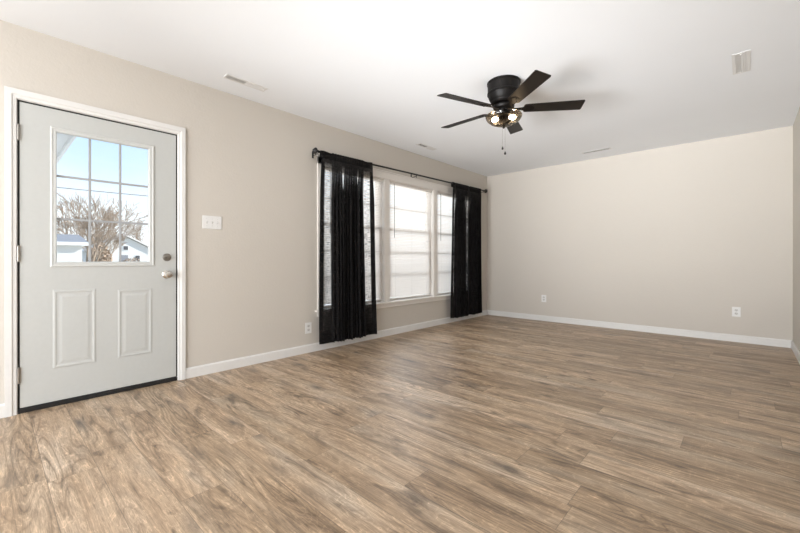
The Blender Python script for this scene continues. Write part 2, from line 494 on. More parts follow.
# baseboards: a profile with an eased top
BH, BT = 0.088, 0.014
def base_profile(s=1):
    return [(0, 0), (BT, 0), (BT, BH - 0.012), (BT * 0.45, BH), (0, BH)]
CA0, CA1 = 0.0684, 1.1184                              # outer edges of the door casing
bm = B()
prism(bm, base_profile(), 'Y', YB, CA0)
prism(bm, base_profile(), 'Y', CA1, YF)
tag(obj('baseboard_left', bm, 'trim'), 'white baseboard along the door and window wall', 'baseboard', kind='structure')
bm = B(); prism(bm, [(YF - d, z) for d, z in base_profile()], 'X', BT, XR - BT)
tag(obj('baseboard_far', bm, 'trim'), 'white baseboard along the blank far wall', 'baseboard', kind='structure')
bm = B(); prism(bm, [(XR - d, z) for d, z in base_profile()], 'Y', YB, YF)
tag(obj('baseboard_right', bm, 'trim'), 'white baseboard along the right wall', 'baseboard', kind='structure')

# door casing and jamb
CW = DY0 - CA0
bm = B()
ct = 0.019
CT = 2.109
rings = []
for tt, x in ((0, 0.0), (0, ct), (0.55, ct), (0.66, ct * 0.72), (0.93, ct * 0.62), (1.0, 0.004), (1.0, 0.0)):
    yl = CA0 + (DY0 - CA0) * tt; yr = CA1 + (DY1 - CA1) * tt; zt = CT + (DZ - CT) * tt
    rings.append([bm.verts.new((x, y, z)) for y, z in ((yl, 0), (yl, zt), (yr, zt), (yr, 0))])
for a_, b_ in zip(rings, rings[1:]):
    for k in range(3): bm.faces.new((a_[k], a_[k + 1], b_[k + 1], b_[k]))
bx(bm, -T, DY0 - 0.001, 0, 0.0, DY0 + 0.0012, DZ)
bx(bm, -T, DY1 - 0.0012, 0, 0.0, DY1 + 0.001, DZ)
bx(bm, -T, DY0, DZ - 0.0012, 0.0, DY1, DZ + 0.001)
tag(obj('trim_1', bm, 'trim'), 'white casing around the entry door', 'door casing', kind='structure')
# dark weatherstrip and threshold
bm = B()
bx(bm, -0.060, DY0 + 0.0012, 0.03, -0.006, DY0 + 0.0120, DZ - 0.0012)
bx(bm, -0.060, DY1 - 0.0120, 0.03, -0.006, DY1 - 0.0012, DZ - 0.0012)
bx(bm, -0.060, DY0 + 0.012, DZ - 0.0125, -0.006, DY1 - 0.012, DZ - 0.0012)
bx(bm, -0.12, DY0 + 0.004, 0, 0.006, DY1 - 0.004, 0.030, 0.003, 1)
bx(bm, -0.045, DY0 + 0.010, 0.028, -0.004, DY1 - 0.010, 0.036)
tag(obj('trim_2', bm, 'black'), 'black threshold and weatherstrip under the entry door', 'threshold', kind='structure')

# ---------------------------------------------------------------- entry door
SY0, SY1, SZ0, SZ1 = 0.1376, 1.0516, 0.036, 2.034
GY0, GY1, GZ0, GZ1 = 0.318, 0.857, 0.990, 1.880        # clear glass
door = thing('door_1', 'pale grey entry door with nine light window, closed in the left wall', 'door', (0, (SY0 + SY1) / 2, SZ0))
door['kind'] = 'structure'
D0 = -Vector(door.location)
def dobj(name, bm, mat, parent=door, smooth=False):
    o = obj(name, bm, mat, parent, smooth)
    for v in o.data.vertices: v.co += D0 if parent is door else Vector((0, 0, 0))
    return o
bm = B()
g = 0.012
bx(bm, -0.044, SY0, SZ0, 0, GY0 - g, SZ1)
bx(bm, -0.044, GY1 + g, SZ0, 0, SY1, SZ1)
bx(bm, -0.044, GY0 - g, SZ0, 0, GY1 + g, GZ0 - g)
bx(bm, -0.044, GY0 - g, GZ1 + g, 0, GY1 + g, SZ1)
slab = dobj('slab', bm, 'door')
# two embossed panels: moulded rim and raised field
def panel(y0, y1, z0, z1):
    bm = B()
    steps = [(0.0, 0.0004), (0.007, 0.0030), (0.014, 0.0032), (0.022, 0.0006), (0.034, 0.0006), (0.048, 0.0026), (0.054, 0.0028)]
    rings = []
    for ins, h in steps:
        rings.append([bm.verts.new((h, y, z)) for y, z in ((y0 + ins, z0 + ins), (y1 - ins, z0 + ins), (y1 - ins, z1 - ins), (y0 + ins, z1 - ins))])
    back = [bm.verts.new((-0.002, v.co.y, v.co.z)) for v in rings[0]]
    for a, b_ in zip([back] + rings, rings):
        for k in range(4): bm.faces.new((a[k], a[(k + 1) % 4], b_[(k + 1) % 4], b_[k]))
    bm.faces.new(rings[-1]); bm.faces.new(back[::-1])
    return dobj('embossed_panel', bm, 'door')
panel(0.296, 0.530, 0.258, 0.795)
panel(0.658, 0.882, 0.262, 0.778)
# window insert: raised frame, glass, grille
bm = B()
FY0, FY1, FZ0, FZ1 = 0.283, 0.898, 0.952, 1.916
def framepiece(bm, o0, o1, i0, i1, x_prof):
    rings = []
    for tt, x in x_prof:
        ya = o0[0] + (i0[0] - o0[0]) * tt; za = o0[1] + (i0[1] - o0[1]) * tt
        yb = o1[0] + (i1[0] - o1[0]) * tt; zb = o1[1] + (i1[1] - o1[1]) * tt
        rings.append([bm.verts.new((x, y, z)) for y, z in ((ya, za), (yb, za), (yb, zb), (ya, zb))])
    for a, b_ in zip(rings, rings[1:]):
        for k in range(4): bm.faces.new((a[k], a[(k + 1) % 4], b_[(k + 1) % 4], b_[k]))
framepiece(bm, (FY0, FZ0), (FY1, FZ1), (GY0, GZ0), (GY1, GZ1),
           [(0, -0.002), (0.04, 0.004), (0.20, 0.0075), (0.36, 0.007), (0.46, 0.0045), (0.64, 0.0055), (0.84, 0.005), (0.97, 0.000), (1.0, -0.020)])
dobj('window_insert_frame', bm, 'doorlite')
bm = B()
for yc in (0.497, 0.677):
    bx(bm, -0.026, yc - 0.0075, GZ0, -0.018, yc + 0.0075, GZ1, 0.002, 1)
for zc in (1.287, 1.584):
    bx(bm, -0.0255, GY0, zc - 0.0075, -0.0185, GY1, zc + 0.0075, 0.002, 1)
dobj('grille', bm, 'muntin')
bm = B(); bx(bm, -0.034, GY0 - 0.012, GZ0 - 0.012, -0.029, GY1 + 0.012, GZ1 + 0.012)
dobj('pane', bm, 'pane')
# knob
bm = B()
lathe(bm, [(0.0, 0.0), (0.034, 0.0), (0.034, 0.004), (0.029, 0.009), (0.013, 0.012), (0.012, 0.030), (0.022, 0.036), (0.028, 0.045), (0.029, 0.054), (0.024, 0.063), (0.012, 0.068), (0.0, 0.069)], (0, 0.984, 0.884), 'X', 32)
kn = dobj('knob', bm, 'nickel', smooth=True)
bm = B()
lathe(bm, [(0.0, 0.0), (0.031, 0.0), (0.031, 0.006), (0.026, 0.013), (0.015, 0.015), (0.0, 0.016)], (0, 0.984, 1.024), 'X', 32)
bx(bm, 0.014, 0.984 - 0.019, 1.024 - 0.005, 0.030, 0.984 + 0.019, 1.024 + 0.005, 0.002, 2)
for v in bm.verts:
    if v.co.x > 0.0165:
        y, z = v.co.y - 0.984, v.co.z - 1.024
        a = math.radians(-35)
        v.co.y = 0.984 + y * math.cos(a) - z * math.sin(a); v.co.z = 1.024 + y * math.sin(a) + z * math.cos(a)
dobj('deadbolt', bm, 'steel', smooth=True)
bm = B(); bx(bm, -0.03, 1.0516, 0.855, 0.003, 1.0595, 0.918, 0.001, 1)
dobj('latch_plate', bm, 'black')
for zc in (1.833, 1.043, 0.250):
    bm = B()
    lathe(bm, [(0, -0.053), (0.0035, -0.053), (0.0065, -0.050)] + [p for k in range(5) for p in ((0.0068, -0.050 + k * 0.02), (0.0068, -0.0312 + k * 0.02), (0.0058, -0.0306 + k * 0.02))] + [(0.0065, 0.050), (0.0035, 0.054), (0, 0.055)], (0.0075, 0.1305, zc), 'Z', 14)
    bx(bm, -0.03, 0.1245, zc - 0.05, 0.003, 0.1275, zc + 0.05)
    bx(bm, 0.0, 0.1285, zc - 0.05, 0.0025, 0.1415, zc + 0.05)
    dobj('hinge', bm, 'steel', smooth=True)

# ---------------------------------------------------------------- window: casing, stool, mullions, three double-hung units
bm = B()
def flat_casing(bm, y0, y1, z0, z1):
    bx(bm, 0.0, y0, z0, 0.018, y1, z1, 0.003, 2)
flat_casing(bm, 2.450, 2.522, WZ0, 2.150)
flat_casing(bm, 5.628, 5.700, WZ0, 2.150)
bx(bm, 0.0, 2.450, WZ1 - 0.002, 0.018, 5.700, 2.150, 0.003, 2)
bx(bm, 0.0, 2.444, 2.150, 0.024, 5.706, 2.166, 0.004, 2)
MULL = ((3.502, 3.600), (4.550, 4.652))
for a, b_ in MULL:
    bx(bm, 0.0, a + 0.006, WZ0, 0.012, b_ - 0.006, WZ1, 0.003, 2)
    bx(bm, -T, a, WZ0, 0.0, b_, WZ1)
bx(bm, -T, WY0, WZ0, 0.0, WY0 + 0.012, WZ1)
bx(bm, -T, WY1 - 0.012, WZ0, 0.0, WY1, WZ1)
bx(bm, -T, WY0, WZ1 - 0.012, 0.0, WY1, WZ1)
tag(obj('trim_3', bm, 'wintrim'), 'cream casing and mullions of the three part window', 'window casing', kind='structure')
bm = B()
bx(bm, -T, WY0, WZ0 - 0.02, 0.0, WY1, WZ0)
bx(bm, 0.0, 2.420, WZ0 - 0.022, 0.045, 5.730, WZ0, 0.005, 2)
bx(bm, 0.0, 2.452, WZ0 - 0.075, 0.016, 5.698, WZ0 - 0.022, 0.003, 2)
tag(obj('trim_4', bm, 'wintrim'), 'cream window sill and apron under the wide window', 'window sill', kind='structure')

UNITS = ((2.532, 3.502), (3.600, 4.550), (4.652, 5.618))
WHERE = ('left window unit behind the nearer curtain', 'middle window unit between the two mullions', 'right window unit beside the farther curtain')
Z0, Z1, ZM = WZ0, WZ1 - 0.012, 1.418
for i, (a, b_) in enumerate(UNITS):
    w = thing('window_%d' % (i + 1), 'white double hung ' + WHERE[i], 'window', (-0.10, (a + b_) / 2, Z0))
    w['kind'] = 'structure'
    off = Vector((0.10, -(a + b_) / 2, -Z0))
    def wob(name, bm, mat, par):
        o = obj(name, bm, mat, par)
        for v in o.data.vertices: v.co += off
        return o
    def sash(name, z0, z1, x, bars):
        s = 0.042; RZ = 0.022
        bm = B()
        bx(bm, x - 0.015, a + 0.01, z0, x + 0.015, a + 0.01 + s, z1)
        bx(bm, x - 0.015, b_ - 0.01 - s, z0, x + 0.015, b_ - 0.01, z1)
        bx(bm, x - 0.015, a + 0.01 + s, z0, x + 0.015, b_ - 0.01 - s, z0 + RZ)
        bx(bm, x - 0.015, a + 0.01 + s, z1 - RZ, x + 0.015, b_ - 0.01 - s, z1)
        so = wob(name, bm, 'vinylsash', w)
        bm = B()
        for z in bars: bx(bm, x - 0.004, a + 0.01 + s, z - 0.0085, x + 0.016, b_ - 0.01 - s, z + 0.0085)
        wob('muntin', bm, 'muntin', so)
        bm = B(); bx(bm, x - 0.003, a + 0.01 + s, z0 + RZ, x + 0.003, b_ - 0.01 - s, z1 - RZ)
        wob('pane', bm, 'pane', so)
    sash('lower_sash', Z0 + 0.004, ZM + 0.012, -0.066, (0.805, 1.108))
    sash('upper_sash', ZM - 0.012, Z1, -0.098, (1.722,))

# mini blinds, one in each opening
def make_blind(a, b_, idx, label):
    yc = (a + b_) / 2
    t = thing('window_blind', label, 'blind', (-0.032, yc, Z0), group='mini blinds in the wide window')
    off = Vector((0.032, -yc, -Z0))
    def pob(name, bm, mat, smooth=False):
        o = obj(name, bm, mat, t, smooth)
        for v in o.data.vertices: v.co += off
        return o
    y0, y1 = a + 0.008, b_ - 0.008
    bm = B(); bx(bm, -0.048, y0, Z1 - 0.030, -0.014, y1, Z1 - 0.002, 0.003, 1)
    pob('headrail', bm, 'blindrail')
    bm = B()
    z = Z1 - 0.044
    tilt = -math.radians(54)
    while z > Z0 + 0.05:
        row = []
        for k in range(4):
            d = (k / 3 - 0.5) * 0.025
            cz = 0.0022 * (1 - (2 * k / 3 - 1) ** 2)
            xx = -0.031 + d * math.cos(tilt) + cz * math.sin(tilt)
            zz = z + d * math.sin(tilt) * 1.0 - cz * math.cos(tilt) + rnd.uniform(-0.0007, 0.0007)
            row.append((bm.verts.new((xx, y0 + 0.003, zz)), bm.verts.new((xx, y1 - 0.003, zz + rnd.uniform(-0.0008, 0.0008)))))
        for p, q in zip(row, row[1:]): bm.faces.new((p[0], p[1], q[1], q[0]))
        z -= 0.0212
    pob('slats', bm, 'blind', True)
    bm = B(); bx(bm, -0.043, y0, Z0 + 0.022, -0.019, y1, Z0 + 0.036, 0.003, 1)
    pob('bottom_rail', bm, 'blindrail')
    bm = B()
    for f in (0.14, 0.5, 0.86):
        y = y0 + (y1 - y0) * f
        tube(bm, [(-0.017, y, Z1 - 0.03), (-0.017, y, Z0 + 0.03)], 0.0009, 5)
    pob('ladder_cord', bm, 'blindrail')
    bm = B()
    yw = y0 + 0.095
    tube(bm, [(-0.013, yw, Z1 - 0.022), (-0.006, yw, Z1 - 0.05), (-0.006, yw, 1.30)], 0.0036, 6)
    pob('tilt_wand', bm, 'wand', True)
    return t
make_blind(*UNITS[0], 0, 'white mini blind in the left window, half behind the nearer black curtain')
make_blind(*UNITS[1], 1, 'white mini blind filling the middle window, between the two mullions')
make_blind(*UNITS[2], 2, 'white mini blind in the right window, half behind the farther black curtain')

# ---------------------------------------------------------------- curtain rod
RX, RR = 0.100, 0.0112
def rod_z(y): return 2.168 + (y - 2.35) * 0.0145
rod = thing('curtain_rod', 'long thin black curtain rod above the wide window', 'curtain rod', (RX, 4.15, rod_z(4.15)))
def rob(name, bm, mat='rod', par=None, smooth=True):
    o = obj(name, bm, mat, rod, smooth)
    for v in o.data.vertices: v.co -= rod.location
    return o
bm = B(); tube(bm, [(RX, 2.405, rod_z(2.405)), (RX, 4.15, rod_z(4.15)), (RX, 5.90, rod_z(5.90))], RR, 12)
rob('pole', bm)
for ye, s in ((2.405, -1), (5.90, 1)):
    bm = B()
    lathe(bm, [(0, 0.0), (0.013, 0.0), (0.013, 0.010), (0.009, 0.014), (0.016, 0.022), (0.036, 0.044), (0.035, 0.050), (0.014, 0.074), (0.0, 0.080)], (0, 0, 0), 'Y', 12)
    for v in bm.verts: v.co = Vector((RX + v.co.x, ye + s * v.co.y, rod_z(ye) + v.co.z))
    rob('finial', bm)
for yb in (2.395, 4.04, 5.875):
    bm = B()
    bx(bm, 0.0, yb - 0.011, rod_z(yb) - 0.055, 0.004, yb + 0.011, rod_z(yb) + 0.020, 0.001, 1)
    tube(bm, [(0.003, yb, rod_z(yb) - 0.028), (RX - 0.01, yb, rod_z(yb) - 0.024)], 0.0045, 8)
    tube(bm, [(RX + math.cos(u) * (RR + 0.003), yb, rod_z(yb) + math.sin(u) * (RR + 0.003)) for u in [math.radians(q) for q in range(-200, 21, 20)]], 0.0034, 6)
    tube(bm, [(RX, yb, rod_z(yb) - 0.012), (RX, yb, rod_z(yb) - 0.042)], 0.004, 6)
    rob('bracket', bm)

# ---------------------------------------------------------------- curtains
def make_curtain(label, yt0, yt1, yb0, yb1, zb, amp_fn, freq_fn, open_fn, seed):
    r = random.Random(seed)
    N, R = 420, 44
    # cloth runs along s; folds where amp_fn is large
    ph = [0.0]
    for i in range(N): ph.append(ph[-1] + freq_fn((i + 0.5) / N) * 2 * PI / N)
    jig = [r.uniform(0.72, 1.2) for _ in range(200)]
    def jitter(p):
        k = p / (2 * PI); i = int(k); f = k - i
        f = f * f * (3 - 2 * f)
        return jig[i % 200] * (1 - f) + jig[(i + 1) % 200] * f
    ztop = 0.018
    rows = [(-0.055, -1), (-0.030, -1), (0.0, -1), (0.010, -1), (ztop, 0), (0.010, 1), (-0.012, 1), (-0.035, 1), (-0.055, 1)]
    bm = B()
    uvl = bm.loops.layers.uv.new('UVMap')
    opl = bm.verts.layers.float.new('see_through')
    grid = []; uvs = []
    yc_t, yc_b = (yt0 + yt1) / 2, (yb0 + yb1) / 2
    nrow = len(rows) + R
    cl = [0.0]
    for j in range(nrow):
        line = []; uvline = []
        for i in range(N + 1):
            s = i / N
            a = amp_fn(s) * jitter(ph[i])
            if j < len(rows):
                dz, side = rows[j]
                yy = yt0 + (yt1 - yt0) * s
                z = rod_z(yy) + dz + (0.004 * math.sin(ph[i]) if abs(dz) < 0.02 else 0)
                x = RX + side * (0.0145 + 0.004 * abs(math.sin(ph[i] * 0.5 + 1)))
                if side == 1 and dz < -0.02: x += 0.006 * math.sin(ph[i]) * (-dz / 0.055)
                v = 2.2 + dz * side
            else:
                f = (j - len(rows) + 1) / R
                yy = (yt0 + (yt1 - yt0) * s) * (1 - f) + (yb0 + (yb1 - yb0) * s) * f
                zt = rod_z(yy) - 0.055
                z = zt + (zb + 0.004 * math.sin(ph[i] * 0.31 + seed) - zt) * f
                g = min(1.0, f * 4.5); g = g * g * (3 - 2 * g)
                flare = 1.0 + 0.25 * f
                drift = 0.5 * math.sin(f * 3.0 + s * 9 + seed)
                A = (0.008 + (a - 0.008) * g) * flare
                sx = math.sin(ph[i] + drift * 0.5)
                x = RX + 0.016 * (1 - g) + A * sx + 0.004 * g * math.sin(f * 5 + s * 14)
                yy += 0.45 * A * math.sin(2 * (ph[i] + drift * 0.5)) * g * 0.5
                v = z
            x = max(0.052, x)
            vv = bm.verts.new((x, yy, z)); vv[opl] = open_fn(s, z)
            line.append(vv)
            uvline.append((ph[i] * 0.016 + s * (yt1 - yt0) * 0.5, v))
        grid.append(line); uvs.append(uvline)
    for j in range(nrow - 1):
        for i in range(N):
            q = [(j, i), (j, i + 1), (j + 1, i + 1), (j + 1, i)]
            fc = bm.faces.new([grid[a][b_] for a, b_ in q])
            for lp, (a, b_) in zip(fc.loops, q): lp[uvl].uv = uvs[a][b_]
    # folded side and bottom hems, a second layer close behind the cloth
    def hem(i0, i1, j0, j1):
        g2 = [[bm.verts.new(grid[j][i].co + Vector((-0.0022, 0, 0))) for i in range(i0, i1 + 1)] for j in range(j0, j1 + 1)]   # left nearly opaque, without see-through strips
        for j in range(j1 - j0):
            for i in range(i1 - i0):
                q = [(j, i), (j, i + 1), (j + 1, i + 1), (j + 1, i)]
                fc = bm.faces.new([g2[a][b_] for a, b_ in q])
                for lp, (a, b_) in zip(fc.loops, q):
                    u = uvs[a + j0][b_ + i0]; lp[uvl].uv = (u[0] + 0.37, u[1] + 0.21)
    hw = int(N * 0.05)
    hem(0, hw, len(rows), nrow - 1)
    hem(N - hw, N, len(rows), nrow - 1)
    hem(hw, N - hw, nrow - 4, nrow - 1)
    o = obj('curtain', bm, 'curtain', None, True)
    c = Vector((RX, yc_t, 0.0))
    for v in o.data.vertices: v.co -= c
    o.location = c
    return tag(o, label, 'curtain', group='black sheer curtains on the rod')

def bump_(s, c, w): return math.exp(-((s - c) / w) ** 2)
def amp_l(s):
    a = 0.046
    a -= 0.040 * max(0.0, 1 - max(0.0, abs(s - 0.115) - 0.095) / 0.03)
    a -= 0.040 * max(0.0, 1 - max(0.0, abs(s - 0.885) - 0.095) / 0.03)
    return max(0.006, a)
def frq_l(s):
    return 4.0 if (s < 0.20 or s > 0.80) else 21.0
def amp_r(s):
    a = 0.040
    a -= 0.026 * max(0.0, 1 - max(0.0, abs(s - 0.06) - 0.05) / 0.04)
    a -= 0.030 * max(0.0, 1 - max(0.0, abs(s - 0.55) - 0.04) / 0.04)
    a -= 0.026 * max(0.0, 1 - max(0.0, abs(s - 0.97) - 0.03) / 0.03)
    return max(0.008, a)
def frq_r(s):
    return 5.0 if (s < 0.10 or 0.50 < s < 0.60) else 22.0
def glass_span(z):                                          # shade painted in: cloth made opaque above and below the window glass
    return max(0.0, min(1.0, (2.05 - z) / 0.05, (z - 0.45) / 0.05))
def open_l(s, z):  # hand-placed see-through strips across the nearer curtain
    f = max(1 - max(0, abs(s - 0.125) - 0.055) / 0.02, 1 - max(0, abs(s - 0.875) - 0.06) / 0.02, 0)
    if z > 1.45: f = max(f, (1 - max(0, abs(s - 0.40) - 0.016) / 0.012) * 0.8)
    f = max(f, (1 - max(0, abs(s - 0.70) - 0.012) / 0.012) * 0.7)
    return f * glass_span(z)
def open_r(s, z):  # two fainter see-through strips, also placed by hand
    return glass_span(z) * max(0.62 * (1 - max(0, abs(s - 0.46) - 0.04) / 0.03), 0.55 * (1 - max(0, abs(s - 0.05) - 0.03) / 0.03), 0)
make_curtain('black sheer curtain nearer the entry door, covering the left window', 2.425, 3.180, 2.415, 3.235, 0.088, amp_l, frq_l, open_l, 3)
make_curtain('black sheer curtain at the far corner, covering the right window', 4.905, 5.765, 4.880, 5.815, 0.085, amp_r, frq_r, open_r, 8)

# ---------------------------------------------------------------- ceiling fan
FX, FY, FZB = 1.957, 2.990, 2.296
fan = thing('ceiling_fan', 'black five blade hugger ceiling fan with a lit smoky glass bowl', 'ceiling fan', (FX, FY, H))
FO = Vector((FX, FY, H))
def fob(name, bm, mat, par=None, smooth=True):
    o = obj(name, bm, mat, par or fan, smooth)
    return o
def zz(z): return z - H
bm = B()
lathe(bm, [(0.0, 0.0), (0.136, 0.0), (0.140, -0.004), (0.140, -0.016), (0.135, -0.020), (0.134, -0.088), (0.138, -0.092), (0.138, -0.104), (0.132, -0.108), (0.124, -0.136), (0.112, -0.160), (0.108, -0.164), (0.106, -0.176), (0.096, -0.186), (0.0, -0.188)], (0, 0, 0), 'Z', 56)
fob('motor_housing', bm, 'fan')
bm = B()
lathe(bm, [(0.0, -0.186), (0.062, -0.187), (0.086, -0.200), (0.090, -0.212), (0.084, -0.226), (0.058, -0.232), (0.048, -0.238), (0.046, -0.262), (0.070, -0.270), (0.078, -0.284), (0.074, -0.292), (0.0, -0.294)], (0, 0, 0), 'Z', 40)
fob('switch_housing', bm, 'fan')
PH, PITCH = 4.358, -0.226
for k in range(5):
    az = PH + k * 2 * PI / 5
    Rm = Matrix.Rotation(az, 4, 'Z') @ Matrix.Rotation(PITCH, 4, 'X')
    # blade along local +X, pitched about its length
    bm = B()
    out = []
    r0, r1 = 0.165, 0.643
    def corner(cx, cy, rad, a0, a1, n=6):
        return [(cx + rad * math.cos(math.radians(a0 + (a1 - a0) * q / n)), cy + rad * math.sin(math.radians(a0 + (a1 - a0) * q / n))) for q in range(n + 1)]
    w0, w1 = 0.052, 0.0635
    out += corner(r0 + 0.022, -w0 + 0.022, 0.022, 180, 270)
    out += corner(r1 - 0.012, -w1 + 0.012, 0.012, 270, 360)
    out += corner(r1 - 0.016, w1 - 0.012, 0.012, 0, 90)
    out += corner(r0 + 0.022, w0 - 0.022, 0.022, 90, 180)
    lo = [bm.verts.new((x, y, -0.003)) for x, y in out]; hi = [bm.verts.new((x, y, 0.003)) for x, y in out]
    bm.faces.new(lo[::-1]); bm.faces.new(hi)
    for i in range(len(out)):
        j = (i + 1) % len(out); bm.faces.new((lo[i], lo[j], hi[j], hi[i]))
    bl = fob('blade', bm, 'blade', smooth=False)
    bl.location = (0, 0, zz(FZB))
    bl.rotation_euler = Rm.to_euler()
    # blade iron under the root with three screws
    bm = B()
    arm = [(0.060, 0.018), (0.110, 0.014), (0.150, 0.020), (0.190, 0.040), (0.225, 0.036), (0.250, 0.014)]
    lo = [bm.verts.new((x, w, -0.0052)) for x, w in arm] + [bm.verts.new((x, -w, -0.0052)) for x, w in reversed(arm)]
    hi = [bm.verts.new((v.co.x, v.co.y, -0.0031)) for v in lo]
    bm.faces.new(lo[::-1]); bm.faces.new(hi)
    for i in range(len(lo)):
        j = (i + 1) % len(lo); bm.faces.new((lo[i], lo[j], hi[j], hi[i]))
    for x, y in ((0.195, 0.024), (0.195, -0.024), (0.232, 0)):
        lathe(bm, [(0, -0.0115), (0.003, -0.0112), (0.0048, -0.0052)], (x, y, 0), 'Z', 10)
    fob('blade_iron', bm, 'fan', bl, smooth=False)
# glass bowl: open rim, thin wall
bm = B()
rim = zz(2.244)
prof = [(0.070, rim + 0.014), (0.120, rim + 0.010), (0.146, rim + 0.002), (0.152, rim - 0.008), (0.150, rim - 0.020), (0.138, rim - 0.040), (0.115, rim - 0.060), (0.080, rim - 0.076), (0.040, rim - 0.085), (0.012, rim - 0.087)]
lathe(bm, prof, (0, 0, 0), 'Z', 48)
bowl = fob('glass_bowl', bm, 'bowl')
bm = B()
lathe(bm, [(0.0, rim - 0.080), (0.014, rim - 0.082), (0.016, rim - 0.090), (0.010, rim - 0.098), (0.012, rim - 0.104), (0.006, rim - 0.112), (0, rim - 0.114)], (0, 0, 0), 'Z', 18)
fob('bowl_finial', bm, 'fan')
bm = B()
tube(bm, [(0, 0, zz(2.236)), (0, 0, rim - 0.082)], 0.005, 8)
fob('bowl_rod', bm, 'fan')
for s in (1, -1):
    dvx, dvy = 0.738 * 0.92 + 0.675 * 0.39, 0.675 * 0.92 - 0.738 * 0.39
    bxp, byp = s * 0.080 * dvx, s * 0.080 * dvy
    bm = B()
    tube(bm, [(bxp * 0.2, byp * 0.2, zz(2.228)), (bxp * 0.55, byp * 0.55, zz(2.222))], 0.014, 12)
    soc = fob('lamp_socket', bm, 'fan')
    bm = B()
    d = Vector((bxp, byp, -0.012)).normalized()
    c0 = Vector((bxp * 0.50, byp * 0.50, zz(2.223)))
    tube(bm, [c0 + d * q for q in (0, 0.008, 0.018, 0.030, 0.042, 0.052, 0.060, 0.063)], [0.010, 0.012, 0.017, 0.022, 0.023, 0.019, 0.010, 0.003], 16)
    fob('bulb', bm, 'bulb', soc)
# two pull chains
for cx_, cy_, zl in ((-0.006, -0.008, 1.963), (0.010, 0.006, 1.921)):
    bm = B()
    z = zz(2.170)
    tube(bm, [(cx_, cy_, zz(2.175)), (cx_, cy_, zz(zl))], 0.0006, 5)
    while z > zz(zl) + 0.012:
        lathe(bm, [(0, -0.0014), (0.0012, -0.0007), (0.0012, 0.0007), (0, 0.0014)], (cx_, cy_, z), 'Z', 6)
        z -= 0.0042
    ch = fob('pull_chain', bm, 'steel')
    bm = B()
    lathe(bm, [(0, 0.013), (0.003, 0.012), (0.0055, 0.006), (0.0085, -0.004), (0.0085, -0.010), (0.005, -0.014), (0, -0.015)], (cx_, cy_, zz(zl)), 'Z', 14)
    fob('pull_fob', bm, 'black', ch)

# ---------------------------------------------------------------- ceiling vents
def make_vent(label, cx_, cy_, rotz, ln, wd, split='length'):
    t = thing('ceiling_vent', label, 'vent', (cx_, cy_, H), (0, 0, rotz), 'white supply registers in the ceiling')
    bm = B()
    fw = 0.018
    for (x0, y0, x1, y1) in ((-ln / 2, -wd / 2, ln / 2, -wd / 2 + fw), (-ln / 2, wd / 2 - fw, ln / 2, wd / 2), (-ln / 2, -wd / 2 + fw, -ln / 2 + fw, wd / 2 - fw), (ln / 2 - fw, -wd / 2 + fw, ln / 2, wd / 2 - fw)):
        bx(bm, x0, y0, -0.004, x1, y1, -0.0002)
    obj('frame', bm, 'vent', t)
    bm = B(); bx(bm, -ln / 2 + fw, -wd / 2 + fw, -0.0012, ln / 2 - fw, wd / 2 - fw, -0.0004)  # flush dark plate, painted as the shade inside the duct
    obj('duct_shade_plate', bm, 'ventdark', t)
    bm = B()
    if split == 'length':                # two banks of short louvers, thrown towards the two ends
        n = int((ln - 2 * fw) / 0.011); L0 = -ln / 2 + fw
        for k in range(n):
            x = L0 + (k + 0.5) * (ln - 2 * fw) / n
            s_ = -1 if x < 0 else 1
            prism(bm, [(x + s_ * 0.0050, -0.0052), (x + s_ * 0.0058, -0.0047), (x - s_ * 0.0042, -0.0012), (x - s_ * 0.0050, -0.0017)], 'Y', -wd / 2 + fw, wd / 2 - fw)
    else:                                # two banks of long louvers side by side
        n = 4 if split == 'single' else 6
        for k in range(n):
            y = -wd / 2 + fw + (k + 0.5) * (wd - 2 * fw) / n
            s_ = -1 if (k < n / 2 or split == 'single') else 1
            prism(bm, [(y + s_ * 0.0055, -0.0052), (y + s_ * 0.0063, -0.0047), (y - s_ * 0.0047, -0.0012), (y - s_ * 0.0055, -0.0017)], 'X', -ln / 2 + fw, ln / 2 - fw)
    obj('louver', bm, 'vent', t)
    bm = B(); bx(bm, ln / 2 - fw - 0.006, -0.004, -0.012, ln / 2 - fw, 0.004, -0.004, 0.001, 1)
    obj('damper_lever', bm, 'vent', t)
    return t
make_vent('white ceiling vent near the top of the entry door', 0.315, 1.50, PI / 2, 0.36, 0.085)
make_vent('white ceiling vent above the curtain rod, left of the fan', 0.320, 3.99, PI / 2, 0.36, 0.085)
make_vent('white ceiling vent close to the blank far wall', 1.955, 5.735, 0, 0.37, 0.085, 'single')
make_vent('white ceiling vent near the right wall, right of the fan', 3.465, 3.935, -PI / 2, 0.40, 0.105, 'width')

# ---------------------------------------------------------------- switch plate and outlets
sw = thing('light_switch', 'white three toggle switch plate beside the entry door', 'light switch', (0, 1.339, 1.334))
bm = B(); bx(bm, 0, -0.0815, -0.0575, 0.006, 0.0815, 0.0575, 0.0025, 2)
obj('plate', bm, 'plate', sw)
for y in (-0.046, 0.0, 0.046):
    bm = B(); bx(bm, 0.0056, y - 0.0055, -0.0125, 0.0066, y + 0.0055, 0.0125)
    sl = obj('toggle_slot', bm, 'outletface', sw)
    bm = B()
    up = 1 if y <= 0 else -1
    prism(bm, [(0.0062, -0.004), (0.0062, 0.006), (0.0165, 0.0095 * up + 0.002), (0.0165, 0.0095 * up - 0.004)], 'Y', y - 0.0042, y + 0.0042)
    obj('toggle', bm, 'plate', sl)
    for z in (-0.030, 0.030):
        bm = B(); lathe(bm, [(0, 0.0078), (0.0025, 0.0074), (0.0033, 0.0058)], (0, y, z), 'X', 10)
        obj('screw', bm, 'outletface', sw)

